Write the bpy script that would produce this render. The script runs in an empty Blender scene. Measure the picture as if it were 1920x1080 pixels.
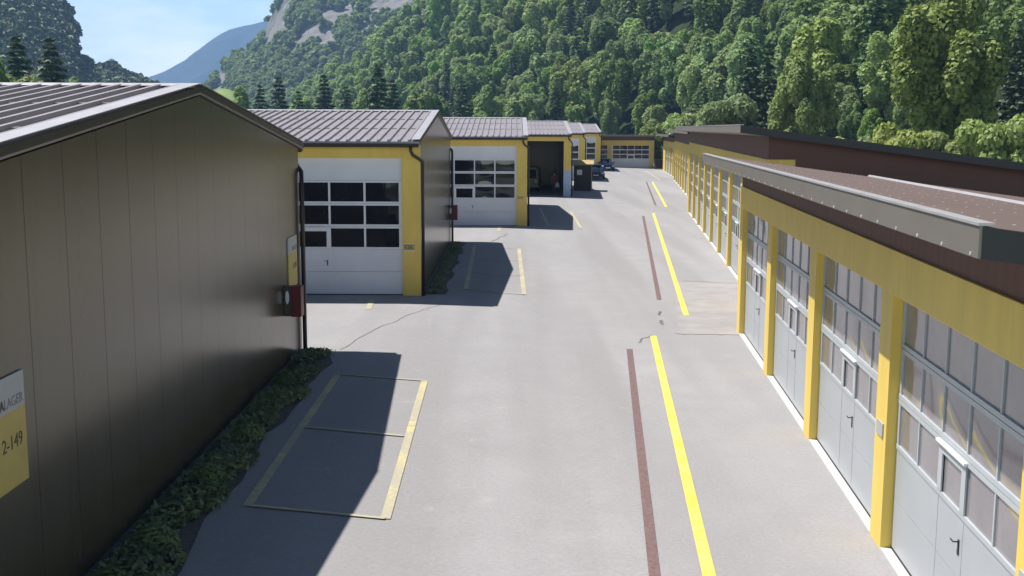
import bpy, bmesh, math, random
import numpy as np
from mathutils import Vector, Matrix
random.seed(7)
R = math.radians
scene = bpy.context.scene
col = scene.collection

# ------------------------------------------------------------------ mesh helpers
class MB:
    def __init__(self): self.v = []; self.f = []
    def quad(self, a, b, c, d):
        n = len(self.v); self.v += [a, b, c, d]; self.f.append((n, n+1, n+2, n+3))
    def box(self, x0, x1, y0, y1, z0, z1):
        n = len(self.v)
        self.v += [(x0,y0,z0),(x1,y0,z0),(x1,y1,z0),(x0,y1,z0),(x0,y0,z1),(x1,y0,z1),(x1,y1,z1),(x0,y1,z1)]
        self.f += [tuple(n+i for i in q) for q in ((0,3,2,1),(4,5,6,7),(0,1,5,4),(1,2,6,5),(2,3,7,6),(3,0,4,7))]
        return self
    def prism(self, pts, axis, a0, a1):
        """polygon PTS (2-d) extruded along AXIS ('x': pts are y,z; 'y': pts are x,z; 'z': pts are x,y)"""
        def P(p, a):
            return (a, p[0], p[1]) if axis == 'x' else (p[0], a, p[1]) if axis == 'y' else (p[0], p[1], a)
        n = len(self.v); k = len(pts)
        self.v += [P(p, a0) for p in pts] + [P(p, a1) for p in pts]
        self.f.append(tuple(range(n, n+k))[::-1]); self.f.append(tuple(range(n+k, n+2*k)))
        for i in range(k):
            j = (i+1) % k
            self.f.append((n+i, n+j, n+k+j, n+k+i))
        return self
    def tube(self, path, r, k=8, cap=True):
        pts = [Vector(p) for p in path]; rings = []
        for i, p in enumerate(pts):
            d = (pts[min(i+1, len(pts)-1)] - pts[max(i-1, 0)]).normalized()
            a = d.orthogonal().normalized() if i == 0 else (rings_a - d*rings_a.dot(d)).normalized()
            rings_a = a; b = d.cross(a)
            rr = r[i] if isinstance(r, (list, tuple)) else r
            n = len(self.v); rings.append(n)
            self.v += [tuple(p + (a*math.cos(t) + b*math.sin(t))*rr) for t in [2*math.pi*j/k for j in range(k)]]
        for n, m in zip(rings, rings[1:]):
            for j in range(k):
                self.f.append((n+j, n+(j+1) % k, m+(j+1) % k, m+j))
        if cap:
            self.f.append(tuple(range(rings[0], rings[0]+k))[::-1]); self.f.append(tuple(range(rings[-1], rings[-1]+k)))
        return self
    def disc(self, c, n_axis, r, h, k=10):
        c = Vector(c); d = Vector(n_axis).normalized()
        return self.tube([c, c + d*h], r, k)
    def ball(self, c, rx, ry, rz, u=12, v=8):
        n = len(self.v)
        for i in range(v+1):
            th = math.pi*i/v
            for j in range(u):
                ph = 2*math.pi*j/u
                self.v.append((c[0]+rx*math.sin(th)*math.cos(ph), c[1]+ry*math.sin(th)*math.sin(ph), c[2]+rz*math.cos(th)))
        for i in range(v):
            for j in range(u):
                a = n+i*u+j; b = n+i*u+(j+1) % u
                self.f.append((a, a+u, b+u, b))
        return self
    def mesh(self, name, m, smooth=False):
        me = bpy.data.meshes.new(name); me.from_pydata([tuple(p) for p in self.v], [], self.f)
        bm = bmesh.new(); bm.from_mesh(me); bmesh.ops.recalc_face_normals(bm, faces=bm.faces); bm.to_mesh(me); bm.free()
        me.materials.append(m)
        if smooth:
            me.polygons.foreach_set('use_smooth', [True]*len(me.polygons))
        return me
    def build(self, name, m, parent=None, smooth=False, bevel=0):
        o = bpy.data.objects.new(name, self.mesh(name, m, smooth)); col.objects.link(o)
        if parent: o.parent = parent
        if bevel:
            b = o.modifiers.new('edge', 'BEVEL'); b.width = bevel; b.segments = 2; b.limit_method = 'ANGLE'
        return o

def tag(o, label=None, cat=None, group=None, kind=None):
    if label: o['label'] = label
    if cat: o['category'] = cat
    if group: o['group'] = group
    if kind: o['kind'] = kind
    return o
def empty(name, loc=(0,0,0), rz=0, label=None, cat=None, group=None):
    o = bpy.data.objects.new(name, None); col.objects.link(o); o.location = loc; o.rotation_euler = (0,0,rz)
    o.empty_display_size = .2
    return tag(o, label, cat, group)
def inst(name, me, parent=None, loc=(0,0,0), rz=0, sc=None):
    o = bpy.data.objects.new(name, me); col.objects.link(o); o.location = loc; o.rotation_euler = (0,0,rz)
    if sc: o.scale = sc
    if parent: o.parent = parent
    return o
def text(s, size, m, parent, loc, rot, name='lettering', bold=0):
    cu = bpy.data.curves.new('lettering', 'FONT'); cu.body = s; cu.size = size; cu.extrude = .002; cu.offset = bold
    cu.align_x = 'RIGHT'
    t = bpy.data.objects.new('tmp', cu); col.objects.link(t)
    me = bpy.data.meshes.new_from_object(t); bpy.data.objects.remove(t)
    me.materials.clear(); me.materials.append(m)
    o = bpy.data.objects.new(name, me); col.objects.link(o); o.location = loc; o.rotation_euler = rot; o.parent = parent
    return o

# ------------------------------------------------------------------ materials
def nodes(name):
    m = bpy.data.materials.new(name); m.use_nodes = True
    nt = m.node_tree; return m, nt, nt.nodes['Principled BSDF']
def noise(nt, scale, detail=4, rough=.6, vec=None, coord='Object', stretch=None):
    if vec is None:
        tc = nt.nodes.new('ShaderNodeTexCoord'); vec = tc.outputs[coord]
    if stretch:
        mp = nt.nodes.new('ShaderNodeMapping'); mp.inputs['Scale'].default_value = stretch
        nt.links.new(vec, mp.inputs['Vector']); vec = mp.outputs[0]
    n = nt.nodes.new('ShaderNodeTexNoise'); n.inputs['Scale'].default_value = scale
    n.inputs['Detail'].default_value = detail; n.inputs['Roughness'].default_value = rough
    nt.links.new(vec, n.inputs['Vector']); return n.outputs['Fac']
def ramp(nt, fac, stops):
    r = nt.nodes.new('ShaderNodeValToRGB'); e = r.color_ramp.elements
    while len(e) < len(stops): e.new(.5)
    for el, (p, c) in zip(e, stops):
        el.position = p; el.color = (*c, 1) if len(c) == 3 else c
    nt.links.new(fac, r.inputs[0]); return r.outputs[0]
def mix(nt, fac, a, b, mode='MIX'):
    n = nt.nodes.new('ShaderNodeMix'); n.data_type = 'RGBA'; n.blend_type = mode
    for s, val in ((0, fac), (6, a), (7, b)):
        if hasattr(val, 'is_linked') or hasattr(val, 'links'): nt.links.new(val, n.inputs[s])
        elif s == 0: n.inputs[0].default_value = val
        else: n.inputs[s].default_value = (*val, 1)
    return n.outputs[2]
def math_(nt, op, a, b=0., c=None):
    n = nt.nodes.new('ShaderNodeMath'); n.operation = op
    for i, val in enumerate((a, b) if c is None else (a, b, c)):
        if hasattr(val, 'links'): nt.links.new(val, n.inputs[i])
        else: n.inputs[i].default_value = val
    return n.outputs[0]
def bump(nt, bs, h, strength=.2, dist=.02):
    b = nt.nodes.new('ShaderNodeBump'); b.inputs['Strength'].default_value = strength; b.inputs['Distance'].default_value = dist
    nt.links.new(h, b.inputs['Height']); nt.links.new(b.outputs[0], bs.inputs['Normal'])
def simple(name, c, rough=.5, metal=0., var=.12, scale=6., spec=.5, bstr=0., bscale=40., stretch=None, ior=None):
    m, nt, bs = nodes(name)
    f = noise(nt, scale, stretch=stretch)
    lo = tuple(x*(1-var) for x in c); hi = tuple(min(1, x*(1+var)) for x in c)
    nt.links.new(ramp(nt, f, [(.3, lo), (.7, hi)]), bs.inputs['Base Color'])
    bs.inputs['Roughness'].default_value = rough; bs.inputs['Metallic'].default_value = metal
    bs.inputs['Specular IOR Level'].default_value = spec
    if ior: bs.inputs['IOR'].default_value = ior
    if bstr: bump(nt, bs, noise(nt, bscale), bstr, .01)
    return m

def asphalt_mat():
    m, nt, bs = nodes('asphalt')
    big = noise(nt, .12, 5, .6); mid = noise(nt, .9, 5, .65); fine = noise(nt, 55, 3, .8)
    track = noise(nt, .55, 3, .5, stretch=(1, .06, 1))
    c = ramp(nt, big, [(.3, (.340,.332,.335)), (.7, (.398,.388,.393))])
    c = mix(nt, ramp(nt, mid, [(.35, (0,0,0)), (.7, (.55,.55,.55))]), c, (.305,.298,.302))
    c = mix(nt, ramp(nt, track, [(.42, (0,0,0)), (.60, (.75,.75,.75))]), c, (.295,.286,.288))
    c = mix(nt, ramp(nt, fine, [(.3, (.75,.75,.75)), (.7, (0,0,0))]), c, mix(nt, .34, c, (.10,.10,.10)))
    grit = noise(nt, 17, 5, .8); spot = noise(nt, 4.2, 6, .75)
    c = mix(nt, ramp(nt, grit, [(.34, (.8,.8,.8)), (.62, (0,0,0))]), c, mix(nt, .26, c, (.08,.08,.085)))
    c = mix(nt, ramp(nt, spot, [(.58, (0,0,0)), (.74, (.5,.5,.5))]), c, (.235,.228,.23))
    c = mix(nt, ramp(nt, noise(nt, 2.1, 6, .8), [(.60, (0,0,0)), (.72, (.4,.4,.4))]), c, (.46,.45,.45))
    stain = noise(nt, .33, 6, .75)
    c = mix(nt, ramp(nt, stain, [(.66, (0,0,0)), (.72, (.5,.5,.5))]), c, (.20,.19,.185))
    nt.links.new(c, bs.inputs['Base Color']); bs.inputs['Roughness'].default_value = .9
    bs.inputs['Specular IOR Level'].default_value = .25
    bump(nt, bs, fine, .35, .006)
    return m
def gable_mat():
    """brown-grey sheet metal sandwich panels, 1 m wide with narrow grooves"""
    m, nt, bs = nodes('sandwich_panel')
    tc = nt.nodes.new('ShaderNodeTexCoord'); sp = nt.nodes.new('ShaderNodeSeparateXYZ'); nt.links.new(tc.outputs['Object'], sp.inputs[0])
    y = sp.outputs['Y']
    fr = math_(nt, 'FRACT', y); d = math_(nt, 'ABSOLUTE', math_(nt, 'SUBTRACT', fr, .5))
    seam = math_(nt, 'LESS_THAN', d, .008)
    micro = math_(nt, 'PINGPONG', math_(nt, 'MULTIPLY', y, 10.), 1.)
    f = noise(nt, .8, 5, .6, stretch=(1, 1, .25))
    c = ramp(nt, f, [(.3, (.062,.058,.039)), (.7, (.080,.075,.052))])
    c = mix(nt, math_(nt, 'MULTIPLY', seam, .55), c, (.012,.011,.010))
    dirt = math_(nt, 'MULTIPLY', math_(nt, 'SUBTRACT', 1., math_(nt, 'MULTIPLY', sp.outputs['Z'], 1.6)), noise(nt, 3.5, 6, .7, stretch=(1, 1, .5)))
    c = mix(nt, ramp(nt, dirt, [(.12, (0,0,0)), (.5, (.8,.8,.8))]), c, (.060,.053,.043))
    run = noise(nt, 7, 4, .6, stretch=(1, 1, .04)); c = mix(nt, ramp(nt, run, [(.52, (0,0,0)), (.72, (.35,.35,.35))]), c, (.055,.050,.040))
    nt.links.new(c, bs.inputs['Base Color'])
    nt.links.new(math_(nt, 'MULTIPLY', math_(nt, 'SUBTRACT', 1.25, seam), .4), bs.inputs['Specular IOR Level'])
    bs.inputs['Specular Tint'].default_value = (.95, .86, .68, 1)
    bs.inputs['Roughness'].default_value = .22; bs.inputs['Metallic'].default_value = .0
    h = math_(nt, 'SUBTRACT', math_(nt, 'MULTIPLY', micro, .12), seam)
    b = nt.nodes.new('ShaderNodeBump'); b.inputs['Strength'].default_value = .25; b.inputs['Distance'].default_value = .004
    nt.links.new(h, b.inputs['Height']); nt.links.new(b.outputs[0], bs.inputs['Normal'])
    return m
def marking_mat(name, c, wear):
    m, nt, bs = nodes(name)
    f = noise(nt, 9, 6, .75); g = noise(nt, 1.1, 3, .6)
    s = math_(nt, 'ADD', math_(nt, 'MULTIPLY', f, .7), math_(nt, 'MULTIPLY', g, .5))
    k = ramp(nt, s, [(.62-wear*.35, (0,0,0)), (.74-wear*.2, (1,1,1))])
    nt.links.new(mix(nt, math_(nt, 'MULTIPLY', k, min(1, wear*1.3)), c, (.31,.30,.28)), bs.inputs['Base Color'])
    bs.inputs['Roughness'].default_value = .75
    return m
def wall_paint(name, c, ribs=None, rough=.45):
    m, nt, bs = nodes(name)
    f = noise(nt, 1.6, 5, .65, stretch=(1, 1, .35)); g = noise(nt, 14, 4, .7)
    streak = noise(nt, 5, 4, .6, stretch=(1, 1, .06))
    a = ramp(nt, f, [(.3, tuple(x*.9 for x in c)), (.7, tuple(x*1.06 for x in c))])
    a = mix(nt, ramp(nt, streak, [(.5, (0,0,0)), (.75, (.3,.3,.3))]), a, tuple(x*.72 for x in c))
    nt.links.new(a, bs.inputs['Base Color']); bs.inputs['Roughness'].default_value = rough
    if ribs:
        tc = nt.nodes.new('ShaderNodeTexCoord'); sp = nt.nodes.new('ShaderNodeSeparateXYZ'); nt.links.new(tc.outputs['Object'], sp.inputs[0])
        bump(nt, bs, math_(nt, 'PINGPONG', math_(nt, 'MULTIPLY', sp.outputs['Y'], ribs), 1.), .25, .006)
    else: bump(nt, bs, g, .06, .01)
    return m
def leaf_mat(name, dark, light, tr=.42, objvar=.32):
    m = bpy.data.materials.new(name); m.use_nodes = True; nt = m.node_tree
    for n in list(nt.nodes): nt.nodes.remove(n)
    out = nt.nodes.new('ShaderNodeOutputMaterial'); oi = nt.nodes.new('ShaderNodeObjectInfo')
    f = noise(nt, .55, 5, .7); c = ramp(nt, f, [(.28, dark), (.72, light)])
    hs = nt.nodes.new('ShaderNodeHueSaturation')
    nt.links.new(math_(nt, 'ADD', math_(nt, 'MULTIPLY', oi.outputs['Random'], .035), .474), hs.inputs['Hue'])
    nt.links.new(math_(nt, 'ADD', math_(nt, 'MULTIPLY', math_(nt, 'FRACT', math_(nt, 'MULTIPLY', oi.outputs['Random'], 7.31)), objvar*2), 1-objvar), hs.inputs['Value'])
    nt.links.new(math_(nt, 'ADD', math_(nt, 'MULTIPLY', math_(nt, 'FRACT', math_(nt, 'MULTIPLY', oi.outputs['Random'], 13.7)), .3), .8), hs.inputs['Saturation'])
    nt.links.new(c, hs.inputs['Color']); c = hs.outputs[0]
    d = nt.nodes.new('ShaderNodeBsdfPrincipled'); d.inputs['Roughness'].default_value = .6; d.inputs['Specular IOR Level'].default_value = .3
    t = nt.nodes.new('ShaderNodeBsdfTranslucent'); s = nt.nodes.new('ShaderNodeMixShader'); s.inputs[0].default_value = tr
    nt.links.new(c, d.inputs['Base Color']); nt.links.new(c, t.inputs['Color'])
    nt.links.new(d.outputs[0], s.inputs[1]); nt.links.new(t.outputs[0], s.inputs[2]); nt.links.new(s.outputs[0], out.inputs['Surface'])
    return m

M = dict(
    asphalt=asphalt_mat(), gable=gable_mat(),
    yellow=wall_paint('yellow_wall_paint', (.83,.60,.115), ribs=None),
    brown=wall_paint('brown_cladding', (.122,.046,.027), ribs=8., rough=.5),
    roof=simple('roof_sheet', (.345,.310,.315), .42, .35, .1, 1.5, bstr=.04),
    roof_flat=simple('brown_roof_sheet', (.170,.118,.102), .5, .1, .08, .7, bstr=.03),
    trim=simple('light_metal_trim', (.50,.48,.48), .4, .4, .08, 2),
    fascia=simple('grey_brown_fascia', (.225,.200,.172), .42, .3, .06, 1.2),
    shadefascia=simple('shade_painted_fascia', (.026,.026,.027), .5, 0, .1, 2),  # fascia metal with the shade of the end faces painted into its colour
    darkmetal=simple('dark_gutter_metal', (.030,.027,.026), .4, .2, .2, 4),
    door_silver=simple('silver_door_panel', (.40,.43,.46), .35, 0, .04, 1.2, bstr=.02, bscale=120),
    alu_white=simple('white_window_profile', (.80,.83,.86), .35, 0, .04, 3),
    door=simple('white_door_panel', (.74,.77,.82), .35, 0, .04, 1.2, bstr=.02, bscale=120),
    alu=simple('pale_aluminium_profile', (.46,.50,.53), .35, .1, .05, 3),
    glass=simple('door_glass', (.012,.013,.016), .03, 0, .3, 2, spec=.5, ior=1.55),
    glass2=simple('double_glazing', (.235,.220,.235), .06, 0, .12, 2, spec=.5, ior=2.0),
    rubber=simple('dark_door_gap', (.02,.02,.02), .7),
    sill=simple('white_concrete_sill', (.52,.51,.49), .7, 0, .08, 5, bstr=.1),
    concrete=simple('grey_plinth', (.23,.22,.21), .85, 0, .2, 3, bstr=.2),
    inside=simple('hall_inside', (.16,.15,.14), .9, 0, .15, 1),
    screw=simple('bright_screw_head', (.75,.74,.70), .3, .3),
    mark=marking_mat('yellow_line_paint', (.74,.61,.06), .3),
    mark_worn=marking_mat('worn_yellow_line_paint', (.64,.54,.19), .6),
    rust=simple('rusty_channel', (.165,.105,.100), .8, .1, .3, 18, bstr=.3),
    tar=simple('tar_seam', (.12,.115,.11), .8, 0, .3, 8),
    red=simple('red_paint', (.13,.010,.016), .4, 0, .15, 5),
    greyplate=simple('grey_casing', (.07,.06,.055), .5),
    signwhite=simple('sign_white', (.40,.42,.44), .45, 0, .05, 4),
    white=simple('white_plate', (.78,.79,.80), .45, 0, .05, 4),
    signyellow=simple('sign_yellow', (.46,.36,.08), .4, 0, .08, 5),
    ink=simple('dark_lettering', (.05,.04,.04), .5), inkgrey=simple('grey_lettering', (.20,.20,.21), .5),
    pillarblue=simple('pale_blue_wrap', (.42,.55,.72), .5, 0, .12, 3),
    hut=simple('dark_brown_hut', (.030,.024,.022), .6, 0, .2, 4),
    wood=simple('pale_timber', (.42,.30,.13), .7, 0, .25, 8, stretch=(1,1,.1)),
    carpaint=simple('dark_blue_car_paint', (.018,.032,.075), .18, .3, .05, 2),
    tyre=simple('tyre_rubber', (.015,.015,.016), .8), rim=simple('wheel_rim', (.45,.45,.46), .35, .8),
    lamp=simple('lamp_glass', (.7,.72,.75), .1),
    van=simple('olive_yellow_paint', (.30,.26,.10), .4),
    skin=simple('skin', (.48,.30,.22), .6), hair=simple('dark_hair', (.03,.022,.018), .7),
    redcloth=simple('red_top', (.30,.05,.06), .8), darkcloth=simple('grey_trousers', (.10,.10,.11), .85),
    bin=simple('black_plastic', (.018,.018,.018), .5),
    soil=simple('gravel_strip_soil', (.085,.078,.068), .95, 0, .4, 14, bstr=.5),
    grass=simple('meadow_grass', (.085,.13,.035), .95, 0, .35, .08, spec=.1),
    meadow=simple('sunny_meadow', (.19,.25,.09), .95, 0, .25, .03, spec=.1),
    floor_forest=simple('forest_floor', (.030,.045,.018), 1., 0, .4, .15, spec=.05),
    bark=simple('bark', (.085,.068,.052), .9, 0, .35, 4, bstr=.4, bscale=12),
    leaf=leaf_mat('broadleaf_foliage', (.130,.225,.058), (.285,.410,.120)),
    leaf_light=leaf_mat('light_foliage', (.205,.305,.072), (.360,.460,.135), .3, .25),
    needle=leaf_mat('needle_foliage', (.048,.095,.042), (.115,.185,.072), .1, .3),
    weed=leaf_mat('weed_leaves', (.075,.145,.048), (.200,.260,.100), .2, .3),
    hosta=leaf_mat('blue_green_leaves', (.065,.125,.090), (.140,.210,.160), .2, .2),
)

# ------------------------------------------------------------------ camera, light, sky
F, YH, HC = 2090., 240., 5.2
pitch = math.atan((540-YH)/F)
cam_d = bpy.data.cameras.new('camera'); cam = bpy.data.objects.new('camera', cam_d); col.objects.link(cam)
cam_d.sensor_width = 36; cam_d.lens = F/1920*36; cam_d.clip_start = .1; cam_d.clip_end = 30000
cam.rotation_euler = (R(90)-pitch, 0, 0); cam.location = (0, 0, HC)
cam.matrix_world = Matrix.Translation((0,0,HC)) @ Matrix.Rotation(R(90)-pitch, 4, 'X') @ Matrix.Rotation(.004, 4, 'Z')
scene.camera = cam

sun_from = Vector((-.48, .20, 1.)).normalized()
elev = math.asin(sun_from.z); azim = math.atan2(sun_from.x, sun_from.y)
sl = bpy.data.lights.new('sun', 'SUN'); sl.energy = 5.; sl.angle = R(.5); sl.color = (1., .955, .90)
so = bpy.data.objects.new('sun', sl); col.objects.link(so); so.location = (-40, 30, 80)
so.rotation_euler = sun_from.to_track_quat('Z', 'Y').to_euler()
w = bpy.data.worlds.new('World'); scene.world = w; w.use_nodes = True; nt = w.node_tree
bg = nt.nodes['Background']; sky = nt.nodes.new('ShaderNodeTexSky'); sky.sky_type = 'NISHITA'; sky.sun_disc = False
sky.sun_elevation = elev; sky.sun_rotation = azim; sky.altitude = 500; sky.air_density = .75; sky.dust_density = .3; sky.ozone_density = 1.2
tc = nt.nodes.new('ShaderNodeTexCoord')
cl = noise(nt, 3.2, 8, .62, vec=tc.outputs['Generated'], stretch=(1., 1., 3.2))
cm = ramp(nt, cl, [(.40, (0,0,0)), (.62, (1,1,1))])
spz = nt.nodes.new('ShaderNodeSeparateXYZ'); nt.links.new(tc.outputs['Generated'], spz.inputs[0])
low = ramp(nt, spz.outputs['Z'], [(.10, (1,1,1)), (.19, (0,0,0))])     # thin cloud veil low over the valley
veil = mix(nt, cm, (15., 23.5, 27.5), (32., 34., 32.))
nt.links.new(mix(nt, low, sky.outputs[0], veil), bg.inputs['Color'])
bg.inputs['Strength'].default_value = .05
vs = scene.view_settings; scene.display_settings.display_device = 'sRGB'
vs.view_transform = 'Standard'; vs.look = 'None'; vs.gamma = 1; vs.use_curve_mapping = False; vs.exposure = .74
scene.cycles.use_denoising = True
scene.cycles.max_bounces = 8; scene.cycles.diffuse_bounces = 4; scene.cycles.volume_bounces = 0
scene.cycles.sample_clamp_indirect = 6

# ------------------------------------------------------------------ ground
def xd(y): return 1.0+.06*y+.0004*y*y           # the line of the drain
def gz(x, y): return .03*min(max(0., xd(y)-x), 6.3)   # yard falls towards the drain
def grid(name, xs, ys, fz, m, kind='structure', parent=None, smooth=True):
    X, Y = np.meshgrid(xs, ys); nx, ny = len(xs), len(ys)
    v = np.stack([X.ravel(), Y.ravel(), fz(X, Y).ravel()], 1)
    i = (np.arange(ny-1)[:, None]*nx + np.arange(nx-1)[None, :]).ravel()
    f = np.stack([i, i+1, i+nx+1, i+nx], 1)
    o = npmesh(name, v, f, m, smooth)
    if kind: o['kind'] = kind
    return o
def npmesh(name, v, f, m, smooth=False, link=True):
    me = bpy.data.meshes.new(name); k = f.shape[1]
    me.vertices.add(len(v)); me.vertices.foreach_set('co', np.asarray(v, 'f').ravel())
    me.loops.add(f.size); me.loops.foreach_set('vertex_index', f.astype('i').ravel())
    me.polygons.add(len(f)); me.polygons.foreach_set('loop_start', (np.arange(len(f))*k).astype('i'))
    me.update(calc_edges=True); me.validate()
    if smooth: me.polygons.foreach_set('use_smooth', np.ones(len(f), bool))
    if m: me.materials.append(m)
    if not link: return me
    o = bpy.data.objects.new(name, me); col.objects.link(o); return o
grid('ground', np.array([-9000,-3000,-800,-200,200,800,3000,9000.]), np.array([-300,0,200,800,2500,5000,9000,15000.]), lambda X, Y: X*0-.6, M['grass'])
yard = grid('asphalt_yard', np.arange(-34, 36.01, .5), np.arange(-6, 168.01, 1.), np.vectorize(gz), M['asphalt'])

def strip(mb, pts, wd, lift=.009, step=.6):
    """a painted line of width WD draped on the yard through PTS"""
    P = [Vector((p[0], p[1], 0)) for p in pts]; line = []
    for a, b in zip(P, P[1:]):
        n = max(1, int((b-a).length/step)); line += [a.lerp(b, i/n) for i in range(n)]
    line.append(P[-1]); prev = None
    for i, p in enumerate(line):
        d = (line[min(i+1, len(line)-1)]-line[max(i-1, 0)]).normalized(); s = Vector((d.y, -d.x, 0))*wd/2
        cur = [(q.x, q.y, gz(q.x, q.y)+lift) for q in (p-s, p+s)]
        if prev: mb.quad(prev[0], prev[1], cur[1], cur[0])
        prev = cur
    return mb
def marking(name, label, lines, m, cat='road marking', group=None):
    mb = MB()
    for i, (pts, wd) in enumerate(lines): strip(mb, pts, wd, .009 + .004*i)
    return tag(mb.build(name, m), label, cat, group)
g1 = 'yellow lane lines'
marking('yellow_lane_line', 'long bright yellow line nearest the camera, beside the four open-sided garage doors', [([(1.72,5),(2.33,12.48),(3.58,27.77)], .16)], M['mark'], group=g1)
marking('yellow_lane_line', 'second bright yellow line, starting beyond the near garage block', [([(4.9,30.88),(8.74,69.04)], .16)], M['mark'], group=g1)
marking('yellow_lane_line', 'third, shorter looking yellow line in the middle of the lane', [([(10.32,74.79),(13.78,110.2)], .17)], M['mark'], group=g1)
marking('yellow_lane_line', 'faint farthest yellow line before the white double door at the lane end', [([(15.03,113.7),(16.57,139.6)], .17)], M['mark_worn'], group=g1)
g1 = 'rusty drain channels'
marking('drain_channel', 'rusty brown drain strip nearest the camera, left of the long yellow line', [([(1.08,5),(1.69,12.48),(2.80,26.04)], .14)], M['rust'], 'drain', g1)
marking('drain_channel', 'second rusty brown drain strip, left of the second yellow line', [([(4.52,33.82),(7.86,66.88)], .14)], M['rust'], 'drain', g1)
marking('drain_channel', 'faint far rusty drain strip, left of the third yellow line', [([(9.8,76.3),(13.2,110.2)], .14)], M['rust'], 'drain', g1)
g1 = 'yellow parking bays beside the gables'
marking('parking_bay', 'large two-cell yellow parking bay half in the shade of the near brown gable', [
    ([(-3.56,22.37),(-3.54,14.38)], .135), ([(-1.76,22.02),(-1.65,14.05)], .135), ([(-3.6,22.37),(-1.74,22.02)], .07), ([(-3.54,14.38),(-1.65,14.05)], .07), ([(-3.52,18.31),(-1.79,17.96)], .06)], M['mark_worn'], group=g1)
marking('parking_bay', 'faded three-cell yellow parking bay in the shade beside the second left garage', [
    ([(-1.61,47.58),(-1.46,34.78)], .15), ([(.29,46.9),(.38,34.08)], .15), ([(-1.61,47.58),(.29,46.9)], .07), ([(-1.46,34.78),(.38,34.08)], .07), ([(-1.55,43.32),(.31,42.8)], .06), ([(-1.51,39.02),(.33,38.5)], .06)], M['mark_worn'], group=g1)
marking('parking_bay', 'faint far yellow parking bay beside the third left garage', [
    ([(1.75,70.96),(1.88,58.88)], .15), ([(3.6,68.72),(3.57,57.37)], .15), ([(1.88,58.88),(3.57,57.37)], .06)], M['mark_worn'], group=g1)
g1 = 'short yellow ticks before the left doors'
marking('yellow_tick', 'short yellow tick on the ground before the second left garage door', [([(-4.1,32.3),(-4.0,30.62)], .16)], M['mark_worn'], group=g1)
marking('yellow_tick', 'short yellow tick on the ground before the third left garage door', [([(-.64,56.5),(-.66,54.41)], .16)], M['mark_worn'], group=g1)
def crack(pts, wd):
    out = []
    for a, b in zip(pts, pts[1:]):
        for i in range(8):
            t = i/8; out.append((a[0]+(b[0]-a[0])*t+random.uniform(-.05,.05), a[1]+(b[1]-a[1])*t+random.uniform(-.09,.09)))
    o = strip(MB(), out+[pts[-1]], wd, .006, .4).build('crack', M['tar'], yard)
crack([(-3.89,24.96),(-3.32,27.94),(-2.52,30.58),(-1.89,32.03)], .019)
crack([(3.08,26.91),(3.56,27.92)], .045)
crack([(4.02,29.4),(4.10,30.1)], .06)
crack([(4.19,31.0),(4.26,31.6)], .07)
crack([(4.2,28.06),(5.2,28.0),(6.1,27.93)], .03)
crack([(5.9,38.2),(7.7,37.5)], .03)
crack([(.4,66.3),(4.5,66.0),(8.6,65.8)], .03)
crack([(9.2,75.6),(12.5,75.3)], .04)
crack([(-.9,49.6),(-.2,53.4)], .05)

pm_ = MB()
for i in range(10):
    t0, t1 = i/10, (i+1)/10; a = (4.25, 28.05); b = (6.1, 27.95); c = (7.75, 37.2); d = (5.6, 38.)
    P_ = lambda t: ((a[0]+(d[0]-a[0])*t, a[1]+(d[1]-a[1])*t, .004), (b[0]+(c[0]-b[0])*t, b[1]+(c[1]-b[1])*t, .004))
    (p0, q0), (p1, q1) = P_(t0), P_(t1); pm_.quad(p0, q0, q1, p1)
M['patch'] = simple('older_asphalt_patch', (.308,.296,.294), .9, 0, .12, 1.2, spec=.2, bstr=.2, bscale=60)
pm_.build('asphalt_patch', M['patch'], yard)

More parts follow.
